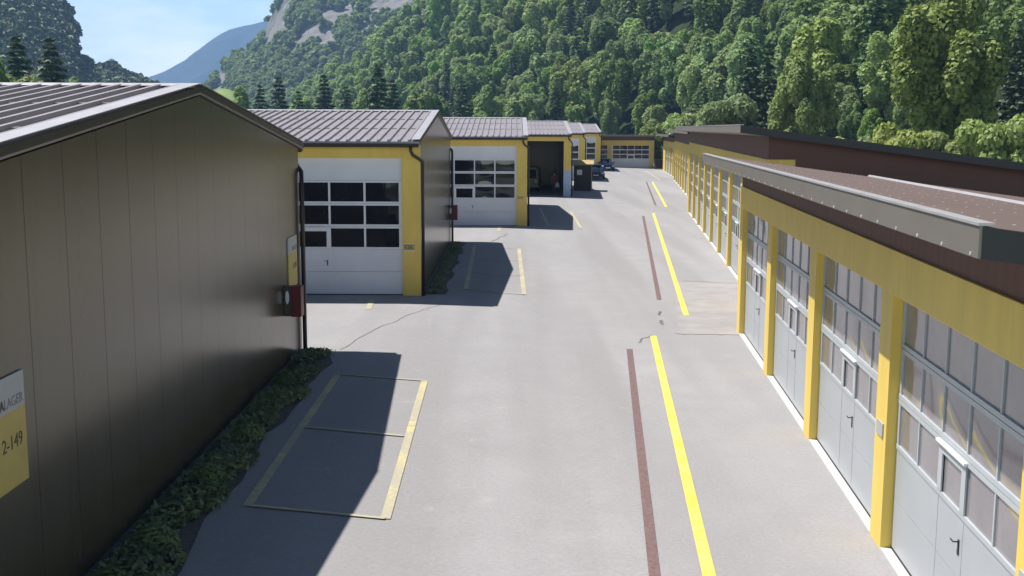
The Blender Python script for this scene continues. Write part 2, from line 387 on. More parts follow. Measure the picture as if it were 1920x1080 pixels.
# ------------------------------------------------------------------ sectional doors
def door_meshes(wd, ht, npan, glazed, ncol, wicket, gm, ml, pm, fm):
    """door lying in the plane x=0 of its own frame, front towards -x, y from 0 to WD, z from 0 to HT"""
    ph = ht/npan; panel = MB(); frame = MB(); rows = []
    cw = (wd-.16)/ncol
    for i in range(npan):
        z0, z1 = i*ph+.004, (i+1)*ph-.004
        if i in glazed:
            rl = .055
            frame.box(-.012, .035, .0, wd, z0, z0+rl); frame.box(-.012, .035, .0, wd, z1-rl, z1)
            for c in range(ncol+1):
                yc = .08+c*cw; a, b = (yc-.08, yc+ml/2) if c == 0 else (yc-ml/2, yc+.08) if c == ncol else (yc-ml/2, yc+ml/2)
                frame.box(-.006, .03, a, b, z0+rl, z1-rl)
            g = MB()
            for c in range(ncol):
                y0 = .08+c*cw+ml/2-.006; y1 = .08+(c+1)*cw-ml/2+.006
                if c == wicket and i == min(glazed): y0 += .085; y1 -= .085
                # panes bow a little, as acrylic double glazing does
                n = 6; ph0 = random.uniform(-.010, .010)
                top = z1-rl+.006 if not (c == wicket and i == min(glazed)) else z1-rl-.08
                bow = lambda s, t: .012 + ph0*(1-(2*s-1)**2)*(1-(2*t-1)**2)
                for p in range(n):
                    for q in range(n):
                        cr = [(p/n, q/n), ((p+1)/n, q/n), ((p+1)/n, (q+1)/n), (p/n, (q+1)/n)]
                        g.quad(*[(bow(s, t), y0+(y1-y0)*s, z0+rl-.006+(top-z0-rl+.006)*t) for s, t in cr])
            bm = bmesh.new(); tmp = g.mesh('window', gm, True); bm.from_mesh(tmp); bmesh.ops.remove_doubles(bm, verts=bm.verts, dist=1e-5)
            bmesh.ops.recalc_face_normals(bm, faces=bm.faces)
            if bm.faces and sum(f.normal.x for f in bm.faces) > 0: bmesh.ops.reverse_faces(bm, faces=bm.faces)
            bm.to_mesh(tmp); bm.free(); rows.append(tmp)
        else:
            panel.box(0, .04, .0, wd, z0, z1)
    wk = MB(); zt = (min(glazed)+1)*ph
    a, b = .08+wicket*cw, .08+(wicket+1)*cw
    zb = min(glazed)*ph
    wk.box(-.016, .0, a-.03, a+.10, zb+.06, zt-.06); wk.box(-.016, .0, b-.10, b+.03, zb+.06, zt-.06); wk.box(-.016, .0, a+.10, b-.10, zt-.15, zt-.06)
    wk.box(-.004, .0, a-.012, a+.002, .06, zb-.02); wk.box(-.004, .0, b-.002, b+.012, .06, zb-.02)
    dr = MB(); dr.box(-.05, -.014, a-.06, b+.06, zt-.05, zt-.025)
    hd = MB(); hy = a+.09; hz = 1.0
    hd.box(-.012, -.001, hy-.016, hy+.016, hz-.13, hz+.03); hd.tube([(-.012, hy, hz+.01), (-.06, hy, hz+.01), (-.06, hy+.085, hz+.01)], .008, 6)
    sl = MB(); sl.box(-.005, .045, .0, wd, -.035, .004)
    return dict(panel=panel.mesh('door_panel', pm), frame=frame.mesh('frame', fm), window=rows, wicket=wk.mesh('wicket_frame', fm),
                drip=dr.mesh('drip_rail', M['white']), handle=hd.mesh('handle', M['darkmetal']), seal=sl.mesh('bottom_seal', M['rubber']))
def place_door(D, parent, loc, rz):
    d = inst('door', D['panel'], parent, loc, rz)
    for k, n in (('frame','frame'), ('wicket','wicket_frame'), ('drip','drip_rail'), ('handle','handle'), ('seal','bottom_seal')): inst(n, D[k], d)
    for me in D['window']: inst('window', me, d)
    return d

# ------------------------------------------------------------------ gable-roofed halls along the left of the lane
LB = dict(D=16.4, L=30.2, eave=-.50, ze=4.62, zr=5.60, dh=4.12)
DOOR_L = door_meshes(4.37, 4.10, 6, (2,3,4), 4, 2, M['glass'], .06, M['door'], M['alu_white'])
def slope_z(y, top=0.):
    t = (y-LB['eave'])/(LB['D']/2-LB['eave']); return LB['ze']+(LB['zr']-LB['ze'])*t+top
def hall(loc, label, open_bay=False, nb=6, plate=None, blue=False, D=16.4):
    LB['D'] = D; L, dh = LB['L'], LB['dh']; root = empty('garage_hall', loc, 0, label, 'garage hall', 'gable-roofed garage halls along the left of the lane')
    hm = D/2
    under = -.13
    # gable walls, rear wall, plinth
    for x0, x1 in ((-.2, 0), (-L, -L+.2)):
        y0, y1 = .22, D-.22
        pts = [(y0, .0), (y1, .0), (y1, slope_z(y0, under)), (hm, slope_z(hm, under)), (y0, slope_z(y0, under))]
        MB().prism(pts, 'x', x0, x1).build('gable_wall', M['gable'], root)
    MB().box(-L, 0, D-.22, D, 0, slope_z(.2, under)-.01).build('rear_wall', M['gable'], root)
    MB().box(-L+.01, -.012, .03, D-.03, -.5, .0).build('plinth', M['concrete'], root)
    if open_bay: MB().box(-L+.2, -.2, .2, D-.22, .004, .02).build('floor', M['concrete'], root)
    # front
    hd = MB().box(-L, 0, .0, .22, dh, slope_z(0, under)-.02).build('header', M['yellow'], root, bevel=.008)
    pm = MB().box(-.54, 0, .003, .22, 0, dh).mesh('pillar', M['yellow'])
    for b in range(nb):
        xr = -b*4.91
        p = inst('pillar', pm, root, (xr, 0, 0))
        if b == 0 and blue:
            q = MB().box(-.545, .004, -.006, .226, .02, 1.95).build('blue_wrap', M['pillarblue'], p)
            q['label'] = 'pale blue wrapping around the pillar foot'
        if open_bay and b == 0: continue
        place_door(DOOR_L, root, (xr-.54, .14, .035), R(90))
        MB().box(xr-4.91, xr-.54, .02, .2, -.02, .012).build('sill', M['concrete'], root)
    inst('pillar', pm, root, (-nb*4.91, 0, 0), 0, (1.3, 1, 1))
    # roof: two sheets with raised ribs, seams, ridge cap, rake trim
    ov = .03
    for side in (0, 1):
        def Y(y): return y if side == 0 else D-y
        e, th = LB['eave'], .10
        mb = MB()
        mb.prism([(Y(e), slope_z(e)-th), (Y(hm), slope_z(hm)-th), (Y(hm), slope_z(hm)), (Y(e), slope_z(e))], 'x', -L-ov, ov)
        x = ov-.30
        while x > -L-ov+.1:
            a, b, h = .032, .042, .056
            n = len(mb.v)
            for yy in (e-.015, hm-.06):
                z = slope_z(yy)
                mb.v += [(x-b, Y(yy), z-.003), (x-a, Y(yy), z+h), (x+a, Y(yy), z+h), (x+b, Y(yy), z-.003)]
            mb.f += [(n, n+1, n+5, n+4), (n+1, n+2, n+6, n+5), (n+2, n+3, n+7, n+6), (n, n+3, n+2, n+1), (n+4, n+5, n+6, n+7)]
            x -= .30
        rf = mb.build('roof_slope', M['roof'], root)
        sm = MB()
        for t in (.36, .68):
            y0 = e+(hm-e)*t; y1 = y0+.10
            sm.prism([(Y(y0), slope_z(y0)-.01), (Y(y1), slope_z(y1)-.01), (Y(y1), slope_z(y1)+.02), (Y(y0), slope_z(y0)+.02)], 'x', -L-ov+.02, ov-.26)
        sm.build('seam_strip', M['fascia'], rf)
        for xx0, xx1, x2, x3 in ((ov-.24, ov+.012, ov, ov+.014), (-L-ov-.012, -L-ov+.24, -L-ov-.014, -L-ov)):
            tr = MB()
            tr.prism([(Y(e-.02), slope_z(e)+.057), (Y(hm), slope_z(hm)+.057), (Y(hm), slope_z(hm)+.066), (Y(e-.02), slope_z(e)+.066)], 'x', xx0, xx1)
            tr.build('rake_trim', M['trim'], rf)
            dk = MB(); dk.prism([(Y(e), slope_z(e)-.07), (Y(hm), slope_z(hm)-.07), (Y(hm), slope_z(hm)+.022), (Y(e), slope_z(e)+.022)], 'x', x2, x3)
            dk.build('rake_board', M['darkmetal'], rf)
        # gutter: open half round trough on dark fascia
        gu = MB(); ring = []
        for k in range(9):
            t = math.pi*k/8; ring.append((e-.07-.085*math.cos(t), LB['ze']-.055-.085*math.sin(t)))
        inner = [(e-.07+.074*math.cos(math.pi*k/8), LB['ze']-.055-.074*math.sin(math.pi*k/8)) for k in range(9)]
        gu.prism([(Y(a), b) for a, b in ring+inner], 'x', -L-ov, ov-.02)
        gt = gu.build('gutter', M['darkmetal'], root)
        MB().prism([(Y(e+.03), LB['ze']-.17), (Y(e+.06), LB['ze']-.17), (Y(e+.06), LB['ze']-.03), (Y(e+.03), LB['ze']-.03)], 'x', -L-ov+.02, ov-.03).build('eave_board', M['darkmetal'], root)
        MB().prism([(Y(e+.061), LB['ze']-.13), (Y(.3), LB['ze']-.13), (Y(.3), LB['ze']-.11), (Y(e+.061), LB['ze']-.11)], 'x', -L-ov+.03, ov-.035).build('soffit', M['brown'], root)
        dp = MB(); z0 = LB['ze']-.13
        dp.tube([(-.22, Y(e-.07), z0), (-.22, Y(e-.06), z0-.14), (-.17, Y(e+.04), z0-.26), (.0, Y(-.10), z0-.40), (.06, Y(.0), z0-.46), (.075, Y(.06), z0-.56), (.075, Y(.06), -.1)], .05, 10)
        dp.build('downpipe', M['darkmetal'], root, True)
    MB().prism([(hm-.16, slope_z(hm-.16)+.04), (hm, slope_z(hm)+.05), (hm+.16, slope_z(hm-.16)+.04), (hm, slope_z(hm)+.065)], 'x', -L-ov-.01, ov+.02).build('ridge_cap', M['trim'], root)
    if plate:
        pl = MB().box(-.50, -.18, -.014, .0, 1.38, 1.58).build('number_plate', M['signyellow'], root)
        MB().box(-.50, -.18, -.016, -.0145, 1.575, 1.60).build('plate_edge', M['white'], pl); MB().box(-.50, -.18, -.016, -.0145, 1.36, 1.385).build('plate_edge', M['white'], pl)
        if plate != ' ': text(plate, .17, M['ink'], pl, (-.24, -.0165, 1.425), (R(90), 0, 0))
    return root
zf = .19
b1 = hall((-4.78, 25.0-15.6, zf), 'near brown garage hall whose dark metal gable fills the left edge', D=15.6)
b2 = hall((-2.74, 33.18, zf-.01), 'yellow fronted hall with white windowed door and the numbered pillar, just past the near gable', plate='126')
b3 = hall((.76, 57.84, .15), 'third left hall, white windowed door beside the open dark bay', plate=' ')
b4 = hall((4.35, 83.35, .13), 'hall with an open dark bay and a pale blue wrapped pillar foot', open_bay=True, blue=True)
b5 = hall((7.05, 109.3, .12), 'far left hall showing a sliver of door above the dark hut')
b6 = hall((10.55, 134.6, .10), 'farthest left hall, next to the two dark blue cars')

# signs and red boxes on the gables
def gable_sign(h, ly, label):
    x, y, z = h.location
    root = empty('building_sign', (x+.012, y+ly, z+1.58), 0, label, 'sign', 'white and yellow signs on the gables')
    MB().box(-.01, .012, -.95, 0, 0, .745).build('yellow_panel', M['signyellow'], root)
    MB().box(-.01, .012, -.95, 0, .7455, 1.09).build('white_panel', M['signwhite'], root)
    rot = (R(90), 0, R(90))
    text('LAGER', .135, M['inkgrey'], root, (.0135, -.04, .79), rot)
    text('A', .135, M['ink'], root, (.0135, -.445, .79), rot, bold=.004)
    text('2-149', .19, M['ink'], root, (.0135, -.09, .38), rot)
    return root
gable_sign(b1, 10.62-(25.0-15.6), 'large white and yellow sign lettered 2-149, cut by the frame edge')
gable_sign(b1, 24.5-(25.0-15.6), 'small looking white and yellow sign on the near gable above the red box')
def red_box(h, ly, label):
    x, y, z = h.location; root = empty('hydrant_box', (x, y+ly, z+1.08), 0, label, 'hydrant box', 'red boxes on the gable walls')
    MB().box(.002, .15, .0, .3, 0, .62).build('casing', M['greyplate'], root, bevel=.01)
    MB().box(.1505, .37, -.012, .312, -.01, .63).build('red_door', M['red'], root, bevel=.012)
    MB().tube([(.08, -.008, .40), (.08, .0, .40)], 1, 20).build('tmp', M['white'])
    o = bpy.data.objects['tmp']; o.name = 'white_badge'; o.parent = root
    for v_ in o.data.vertices: v_.co.x = .08+(v_.co.x-.08)*.04; v_.co.z = .40+(v_.co.z-.40)*.14
red_box(b1, 13.65, 'red box with white oval badge at the far end of the near brown gable')
red_box(b2, 14.9, 'dim red box at the far end of the second hall gable')

# ------------------------------------------------------------------ flat-roofed garage rows on the right and at the end
def row(name, loc, rz, y1, pillars, label, dh, ht, wt, depth, D, fh=.22, ov=.85, slope=.129, yov=.90, screws=False, wrap=False, plates=()):
    """front wall in the plane x=0, building towards +x, running along +y; D: meshes of its doors"""
    root = empty(name, loc, rz, label, 'garage block'); pw = .54
    root['group'] = 'flat-roofed yellow garage blocks'
    MB().box(0, .3, 0, y1, dh, ht).build('header', M['yellow'], root, bevel=.008)
    MB().box(.035, .3, .0, y1, ht+.0, wt).build('upper_wall', M['brown'], root)
    pm = MB().box(.003, .3, 0, pw, 0, dh).mesh('pillar', M['yellow'])
    for p in pillars: inst('pillar', pm, root, (0, p, 0))
    ends = [(0, pillars[0]), (pillars[-1]+pw, y1)]
    for a, b in ends:
        if b-a > .05: MB().box(.004, .3, a, b, 0, dh-.002).build('front_wall', M['yellow'], root)
    for a, b in zip(pillars, pillars[1:]):
        wd = b-a-pw
        place_door(D, root, (.135, a+pw+.012, .055), 0)
        MB().box(-.0, .13, a+pw, b, -.02, .03).build('sill', M['sill'], root)
    zu = lambda x: wt - slope*x - .01
    for a, b in ((0, .2), (y1-.2, y1)):
        MB().prism([(.301, 0), (depth, 0), (depth, zu(depth)), (.301, zu(.301))], 'y', a, b).build('end_wall', M['brown'], root)
    MB().box(depth-.2, depth-.001, .2, y1-.2, 0, zu(depth)).build('rear_wall', M['brown'], root)
    if wrap:
        MB().box(.3, .78, -.03, -.001, dh, ht).build('corner_trim', M['yellow'], root)
    X0, X1, Y0, Y1 = -ov, depth+.3, -yov, y1+.45
    zt = lambda x: wt+fh-slope*(x+ov)
    rf = MB().prism([(X0+.02, zt(X0+.02)-fh+.03), (X1, zt(X1)-fh+.03), (X1, zt(X1)), (X0+.02, zt(X0+.02))], 'y', Y0+.02, Y1-.02).build('roof', M['roof_flat'], root)
    MB().box(X0, X0+.019, Y0, Y1, wt+.015, wt+fh).build('fascia', M['fascia'], root)
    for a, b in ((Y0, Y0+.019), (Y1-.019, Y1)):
        MB().prism([(X0+.0195, zt(X0)-fh+.015), (X1, zt(X1)-fh+.015), (X1, zt(X1)-.004), (X0+.0195, zt(X0+.0195)-.004)], 'y', a, b).build('end_fascia', M['shadefascia'], root)
    MB().box(X0-.012, X0+.10, Y0-.01, Y1+.01, wt+fh+.002, wt+fh+.022).build('edge_trim', M['trim'], root)
    if screws:
        sc = MB(); k = Y0+.15
        while k < Y1: sc.disc((X0-.001, k, wt+.035), (-1, 0, 0), .014, .006, 8); k += .67
        sc.build('screw', M['screw'], root)['kind'] = 'stuff'
        sc = MB()
        for x, st in ((-.35, .42), (.35, .84), (1.0, .42), (1.75, .84), (2.5, .42), (4.3, .84)):
            k = Y0+.2
            while k < Y1-.1: sc.disc((x, k, zt(x)-.001), (0, 0, 1), .013, .007, 8); k += st
        sc.build('screw', M['screw'], rf)['kind'] = 'stuff'
        MB().prism([(3.24, zt(3.24)-.004), (3.42, zt(3.42)-.004), (3.38, zt(3.38)+.045), (3.28, zt(3.28)+.045)], 'y', Y0+2, Y1-.03).build('flashing_strip', M['trim'], rf)
    for i in plates:
        MB().box(-.014, .0, pillars[i]+.12, pillars[i]+.42, 1.40, 1.58).build('number_plate', M['signwhite'], root)
    return root
DOOR_A = door_meshes(4.345, 3.16, 5, (2,3,4), 5, 2, M['glass2'], .034, M['door_silver'], M['alu'])
DOOR_B = door_meshes(4.035, 3.68, 6, (2,3,4), 5, 2, M['glass2'], .034, M['door_silver'], M['alu'])
DOOR_C = door_meshes(4.035, 3.12, 5, (2,3,4), 5, 2, M['glass2'], .034, M['door_silver'], M['alu'])
DOOR_E = door_meshes(4.94, 2.98, 5, (2,3,4), 5, 2, M['glass'], .05, M['door'], M['alu_white'])
aA = R(4.63)
oA = Vector((3.508, -.284)); dA = Vector((math.sin(aA), math.cos(aA)))
pA = oA + dA*8.76
row('garage_block', (pA.x, pA.y, 0), -aA, 20.19, [0., 4.91, 9.82, 14.73, 19.65], 'nearest garage block with four large windowed doors and a screwed grey roof edge', 3.22, 3.755, 4.31, 12, DOOR_A, fh=.24, ov=.95, yov=.93, screws=True, plates=(0, 1))
aB = R(5.815)
row('garage_block', (7.07, 31.2, 0), -aB, 39.4, [1.80+4.6*i for i in range(9)], 'taller garage block just beyond the nearest one, with dark brown end wall', 3.74, 4.36, 5.08, 14, DOOR_B, wrap=True, yov=.95)
row('garage_block', (12.07, 72.5, 0), -R(5.98), 42., [.2+4.6*i for i in range(10)], 'long garage block beyond the taller one', 3.2, 3.98, 4.86, 12, DOOR_C)
row('garage_block', (17.14, 118., 0), -R(4.4), 23., [.2+4.6*i for i in range(5)], 'low farthest garage block at the lane end on the side of the yellow lines', 3.14, 3.73, 4.31, 8, DOOR_C)
row('garage_block', (18.55, 147.2, 0), R(89), 24., [0., 5.5, 11.2, 16.9], 'cross-wise garage block closing the end of the lane, white doors facing the lane', 3.0, 3.65, 4.15, 10, DOOR_E, ov=.5, slope=.02, fh=.2, yov=.1)

# ------------------------------------------------------------------ hut, cars, open bay contents
hut = empty('site_hut', (5.02, 91.6, gz(5.6, 92)-.02), R(-4), 'small dark hut with a square window and sunlit sloping roof beside the open bay', 'hut')
hp = [(0,0),(2.4,0),(2.4,2.35),(0,2.12)]
MB().prism(hp, 'x', 0, 1.42).build('hut_body', M['hut'], hut, bevel=.01)
wf = MB().box(.20, .74, -.03, -.001, 1.25, 1.80).build('window', M['hut'], hut)
MB().box(.26, .68, -.036, -.031, 1.31, 1.74).build('pane', M['white'], wf)
MB().box(1.421, 1.50, -.02, 2.3, .0, 2.06).build('timber_side', M['wood'], hut)
MB().prism([(-.15,2.115),(2.5,2.37),(2.5,2.45),(-.15,2.195)], 'x', -.12, 1.62).build('hut_roof', M['wood'], hut)

def car(loc, rz, label):
    root = empty('parked_car', loc, rz, label, 'car', 'dark blue cars parked by the far halls')
    # body: cross-sections along y (nose at y=0), half-widths at sill / waist / top
    secs = [(-.02,.62,.30,.62,.60),(.10,.80,.24,.76,.74),(.5,.86,.20,.86,.80),(1.15,.88,.18,.95,.84),(1.9,.89,.18,.97,.86),(3.2,.89,.18,.99,.86),(3.9,.87,.20,1.0,.82),(4.25,.82,.26,.96,.76),(4.36,.70,.34,.86,.66)]
    mb = MB(); k = 8
    for y, hw, z0, z1, tw in secs:
        mid = z0+(z1-z0)*.55
        mb.v += [(-hw*.92,y,z0),(-hw,y,mid),(-tw,y,z1-.05),(-tw*.8,y,z1),(tw*.8,y,z1),(tw,y,z1-.05),(hw,y,mid),(hw*.92,y,z0)]
    for i in range(len(secs)-1):
        for j in range(k):
            a = i*k+j; b = i*k+(j+1) % k; mb.f.append((a, b, b+k, a+k))
    mb.f.append(tuple(range(k))); mb.f.append(tuple(range((len(secs)-1)*k, len(secs)*k)))
    body = mb.build('body', M['carpaint'], root, True)
    sub = body.modifiers.new('round', 'SUBSURF'); sub.levels = 1; sub.render_levels = 1
    cab = MB(); cs = [(1.1,.78,.93,.94),(1.85,.60,1.36,.80),(2.3,.60,1.44,.80),(3.0,.59,1.43,.80),(3.9,.66,1.0,.78)]
    for y, tw, z, bw in cs: cab.v += [(-bw,y,.93),(-tw,y,z),(tw,y,z),(bw,y,.93)]
    for i in range(4):
        for j in range(3): a = i*4+j; cab.f.append((a, a+1, a+5, a+4))
    cab.build('cabin_glass', M['glass'], root, True)
    rf = MB(); rs = [(1.83,.60,1.37),(2.3,.605,1.455),(3.0,.595,1.445),(3.2,.60,1.36)]
    for y, tw, z in rs: rf.v += [(-tw,y,z-.03),(-tw*.8,y,z+.012),(tw*.8,y,z+.012),(tw,y,z-.03)]
    for i in range(3):
        for j in range(3): a = i*4+j; rf.f.append((a, a+1, a+5, a+4))
    rf.build('roof_panel', M['carpaint'], root, True)
    for x in (-.80, .80):
        for y in (.80, 3.45):
            wh = MB().tube([(x-.10, y, .31), (x+.10, y, .31)], .31, 18).build('wheel', M['tyre'], root)
            MB().tube([(x-.106, y, .31), (x+.106, y, .31)], .19, 14).build('rim', M['rim'], wh)
        MB().ball((x*.78, .06, .62), .15, .08, .08).build('headlight', M['lamp'], root, True)
        MB().ball((x*1.2, 1.35, .98), .10, .06, .07).build('wing_mirror', M['carpaint'], root, True)
    MB().box(-.26, .26, -.05, -.03, .36, .47).build('number_plate', M['white'], root)
    MB().box(-.45, .45, -.035, -.01, .50, .58).build('grille', M['bin'], root)
    return root
car((8.35, 112.0, gz(8.4, 113)), R(-3), 'dark blue car partly hidden behind the dark hut')
car((11.35, 133.2, gz(11.3, 134)), R(6), 'dark blue car with pale number plate, closest to the white door at the lane end')

van = empty('parked_van', (1.55, 93.2, .15), R(176), 'olive yellow van standing deep inside the open dark bay', 'van')
mb = MB().prism([(0,.35),(0,1.0),(.15,1.15),(1.0,1.25),(1.6,1.95),(4.2,1.98),(4.3,1.0),(4.3,.35)], 'x', -.85, .85)
for v_ in range(len(mb.v)):
    x, y, z = mb.v[v_]
    if z > 1.3: mb.v[v_] = (x*.88, y, z)
bd = mb.build('van_body', M['van'], van, bevel=.06)
MB().prism([(1.15,1.30),(1.63,1.80),(2.3,1.80),(2.3,1.30)], 'x', -.845, .845).build('side_window', M['glass'], van)
MB().prism([(4.28,1.1),(4.32,1.1),(4.28,1.8),(4.24,1.8)], 'x', -.62, .62).build('rear_window', M['glass'], van)
for x in (-.78, .78):
    for y in (.85, 3.4):
        wh = MB().tube([(x-.1,y,.32),(x+.1,y,.32)], .32, 16).build('wheel', M['tyre'], van); MB().tube([(x-.105,y,.32),(x+.105,y,.32)], .19, 12).build('rim', M['rim'], wh)
    MB().ball((x*.8, 4.3, .85), .09, .05, .16).build('tail_lamp', M['white'], van, True)

# a person in the open bay, one skinned body
def person(loc, rz, label):
    root = empty('person', loc, rz, label, 'person')
    J = {'pel':(0,0,.90),'sp':(0,0,1.15),'ch':(0,.01,1.34),'nk':(0,.01,1.46),'hd':(0,-.01,1.56),'hd2':(0,-.015,1.66),
         'hl':(-.09,0,.86),'kl':(-.10,-.02,.48),'al':(-.10,.02,.09),'tl':(-.11,-.13,.04),'hr':(.09,0,.86),'kr':(.10,-.05,.48),'ar':(.10,.0,.09),'tr':(.11,-.15,.04),
         'sl':(-.18,.01,1.38),'el':(-.23,.03,1.12),'wl':(-.22,-.06,.89),'hnl':(-.22,-.09,.80),'sr':(.18,.01,1.38),'er':(.24,.02,1.12),'wr':(.24,-.06,.88),'hnr':(.24,-.09,.79)}
    rad = dict(pel=.13,sp=.12,ch=.135,nk=.055,hd=.085,hd2=.085,hl=.09,kl=.06,al=.042,tl=.04,hr=.09,kr=.06,ar=.042,tr=.04,sl=.06,el=.042,wl=.03,hnl=.03,sr=.06,er=.042,wr=.03,hnr=.03)
    E_ = [('pel','sp'),('sp','ch'),('ch','nk'),('nk','hd'),('hd','hd2'),('pel','hl'),('hl','kl'),('kl','al'),('al','tl'),('pel','hr'),('hr','kr'),('kr','ar'),('ar','tr'),('ch','sl'),('sl','el'),('el','wl'),('wl','hnl'),('ch','sr'),('sr','er'),('er','wr'),('wr','hnr')]
    names = list(J); me = bpy.data.meshes.new('body'); me.from_pydata([J[n] for n in names], [(names.index(a), names.index(b)) for a, b in E_], [])
    o = bpy.data.objects.new('body', me); col.objects.link(o); o.parent = root
    sk = o.modifiers.new('skin', 'SKIN'); sk.use_smooth_shade = True
    for i, n in enumerate(names):
        me.skin_vertices[0].data[i].radius = (rad[n], rad[n]*(.8 if n in ('pel','sp','ch') else 1)); me.skin_vertices[0].data[i].use_root = n == 'pel'
    ss = o.modifiers.new('smooth', 'SUBSURF'); ss.levels = 1; ss.render_levels = 2
    me.materials.append(M['skin'])
    for s in (-1, 1):   # fingers
        for i in range(4): MB().tube([(s*.23, -.105+.018*i-.03, .80), (s*.232, -.11+.018*i-.03, .735), (s*.225, -.12+.018*i-.03, .70)], [.009,.008,.006], 6).build('finger', M['skin'], root, True)
        MB().tube([(s*.215, -.13, .82), (s*.205, -.15, .775)], [.011,.008], 6).build('thumb', M['skin'], root, True)
    MB().ball((0, .01, 1.66), .098, .105, .10).build('hair', M['hair'], root, True)
    MB().tube([(0,0,.84),(0,0,1.1),(0,.01,1.36),(0,.01,1.45)], [.165,.16,.175,.08], 14).build('shirt', M['redcloth'], root, True)
    for s in (-1, 1):
        MB().tube([(s*.15,.01,1.40),(s*.235,.03,1.12),(s*.225,-.04,.95)], [.075,.058,.048], 10).build('sleeve', M['redcloth'], root, True)
        MB().tube([(s*.085,0,.92),(s*.10,-.03,.48),(s*.10,.01,.10)], [.105,.082,.068], 10).build('trouser_leg', M['darkcloth'], root, True)
    return root
pr = (3.25, 86.4, .15)
person(pr, R(8), 'person in a dark red top standing in the mouth of the open dark bay')
bg_ = empty('carrier_bag', (pr[0]+.21, pr[1]-.16, .68), 0, 'white carrier bag held by the person in the open bay', 'bag')
MB().prism([(-.14,0),(.14,0),(.17,.16),(.12,.34),(-.12,.34),(-.17,.16)], 'y', -.06, .06).build('bag_body', M['white'], bg_, bevel=.02)
MB().tube([(-.08,0,.33),(-.05,0,.43),(.05,0,.43),(.08,0,.33)], .01, 6).build('bag_handle', M['white'], bg_)

bn = empty('waste_container', (19.05, 144.4, 0), R(3), 'black waste container between the cross-wise block and the low far block', 'waste container')
MB().prism([(-.6,.12),(.6,.12),(.72,1.1),(-.72,1.1)], 'y', 0, .95).build('tub', M['bin'], bn, bevel=.03)
MB().prism([(-.76,1.101),(.76,1.101),(.7,1.25),(-.7,1.25)], 'y', -.04, .98).build('lid', M['bin'], bn, bevel=.03)
for x in (-.5, .5):
    for y in (.12, .82): MB().tube([(x-.04,y,.09),(x+.04,y,.09)], .09, 10).build('wheel', M['tyre'], bn)
#PLANTS
# ------------------------------------------------------------------ planting strips
rng = np.random.default_rng(11)
def quads(C, N, S, asp=1.35, fold=.0):
    """leaf quads: centres C, normals N, sizes S -> verts, faces"""
    n = len(C); N = N/np.linalg.norm(N, axis=1, keepdims=True)
    t = rng.normal(size=(n, 3)); t -= N*(t*N).sum(1, keepdims=True); t /= np.linalg.norm(t, axis=1, keepdims=True)
    b = np.cross(N, t); S = S[:, None]
    A = t*S*asp*.5; B = b*S*.5
    v = np.stack([C-A, C-A*.1+B+N*S*fold, C+A, C-A*.1-B+N*S*fold], 1).reshape(-1, 3)
    f = np.arange(4*n).reshape(n, 4); return v, f
sxs = {'near': (-4.80, 9.0, 24.6), 'far': (-2.76, 33.6, 49.2)}
for k, (x0, ya, yb) in sxs.items():
    mb = MB(); ys = np.arange(ya, yb+.01, .8)
    prev = None
    for y in ys:
        wd = (.85 + .03*max(0, 16-y) if k == 'near' else .7) + .08*math.sin(y*1.7) + .05*math.sin(y*4.1)
        cur = [(x0, y, gz(x0, y)+.03), (x0+wd*.6, y, gz(x0+wd*.6, y)+.035), (x0+wd, y, gz(x0+wd, y)+.006)]
        if prev: mb.quad(prev[0], prev[1], cur[1], cur[0]); mb.quad(prev[1], prev[2], cur[2], cur[1])
        prev = cur
    tag(mb.build('planting_bed', M['soil']), kind='structure')
def weed_patch(name, x0, ya, yb, wd, n, hmax, m):
    y = rng.uniform(ya, yb, n); u = rng.beta(1.6, 1.6, n); x = x0+.06+u*(wd+.04*np.maximum(0, 16-y))*(.85+.13*np.sin(y*1.3)+.12*np.sin(y*3.1+1))
    dens = .5+.5*np.sin(y*.9+2)*np.sin(y*2.3); h = hmax*(.25+.75*np.clip(dens, 0, 1))*rng.uniform(.1, 1, n)*(1-.55*np.abs(u-.4))
    z = np.array([gz(a, b) for a, b in zip(x, y)])+.02+h
    N = rng.normal(size=(n, 3))*.55; N[:, 2] += .9
    v, f = quads(np.stack([x, y, z], 1), N, rng.uniform(.025, .075, n), 2.2)
    o = npmesh(name, v, f, m); tag(o, kind='stuff'); return o
weed_patch('weeds', -4.76, 9.0, 24.4, 0.84, 11000, .17, M['weed'])
weed_patch('weeds', -2.70, 33.7, 49, .5, 1200, .06, M['weed'])
def leafy_plant_mesh(seed, h, r, n, size, m):
    g = np.random.default_rng(seed); th = g.uniform(0, 2*np.pi, n); rr = r*np.sqrt(g.uniform(0, 1, n)); z = h*(1-(rr/r)**2*.75)*g.uniform(.45, 1, n)
    C = np.stack([rr*np.cos(th), rr*np.sin(th), z], 1); N = np.stack([np.cos(th)*rr/r*.9, np.sin(th)*rr/r*.9, np.full(n, .75)], 1)+g.normal(size=(n, 3))*.25
    v, f = quads(C, N, g.uniform(.7, 1.3, n)*size, 1.5, .08)
    return npmesh('leaves', v, f, m, link=False)
P1 = [leafy_plant_mesh(s, h, r, n, sz, M[mm]) for s, h, r, n, sz, mm in ((1,.50,.42,330,.085,'hosta'),(2,.62,.46,640,.062,'weed'),(3,.40,.38,280,.09,'hosta'),(4,.7,.40,620,.055,'weed'))]
labs = ['blue green broad-leaved plant', 'bushy green weed', 'low blue green plant', 'tall fine-leaved green weed']
where = ['at the near end of the strip', 'a step further along the strip', 'beside the near corner of the parking bay', 'beside the first parking cell', 'by the first cell, close to the gable',
         'by the line between the two parking cells', 'beside the second parking cell', 'by the second cell, close to the gable', 'beyond the second parking cell', 'near the far end of the strip', 'at the far end, close to the downpipe']
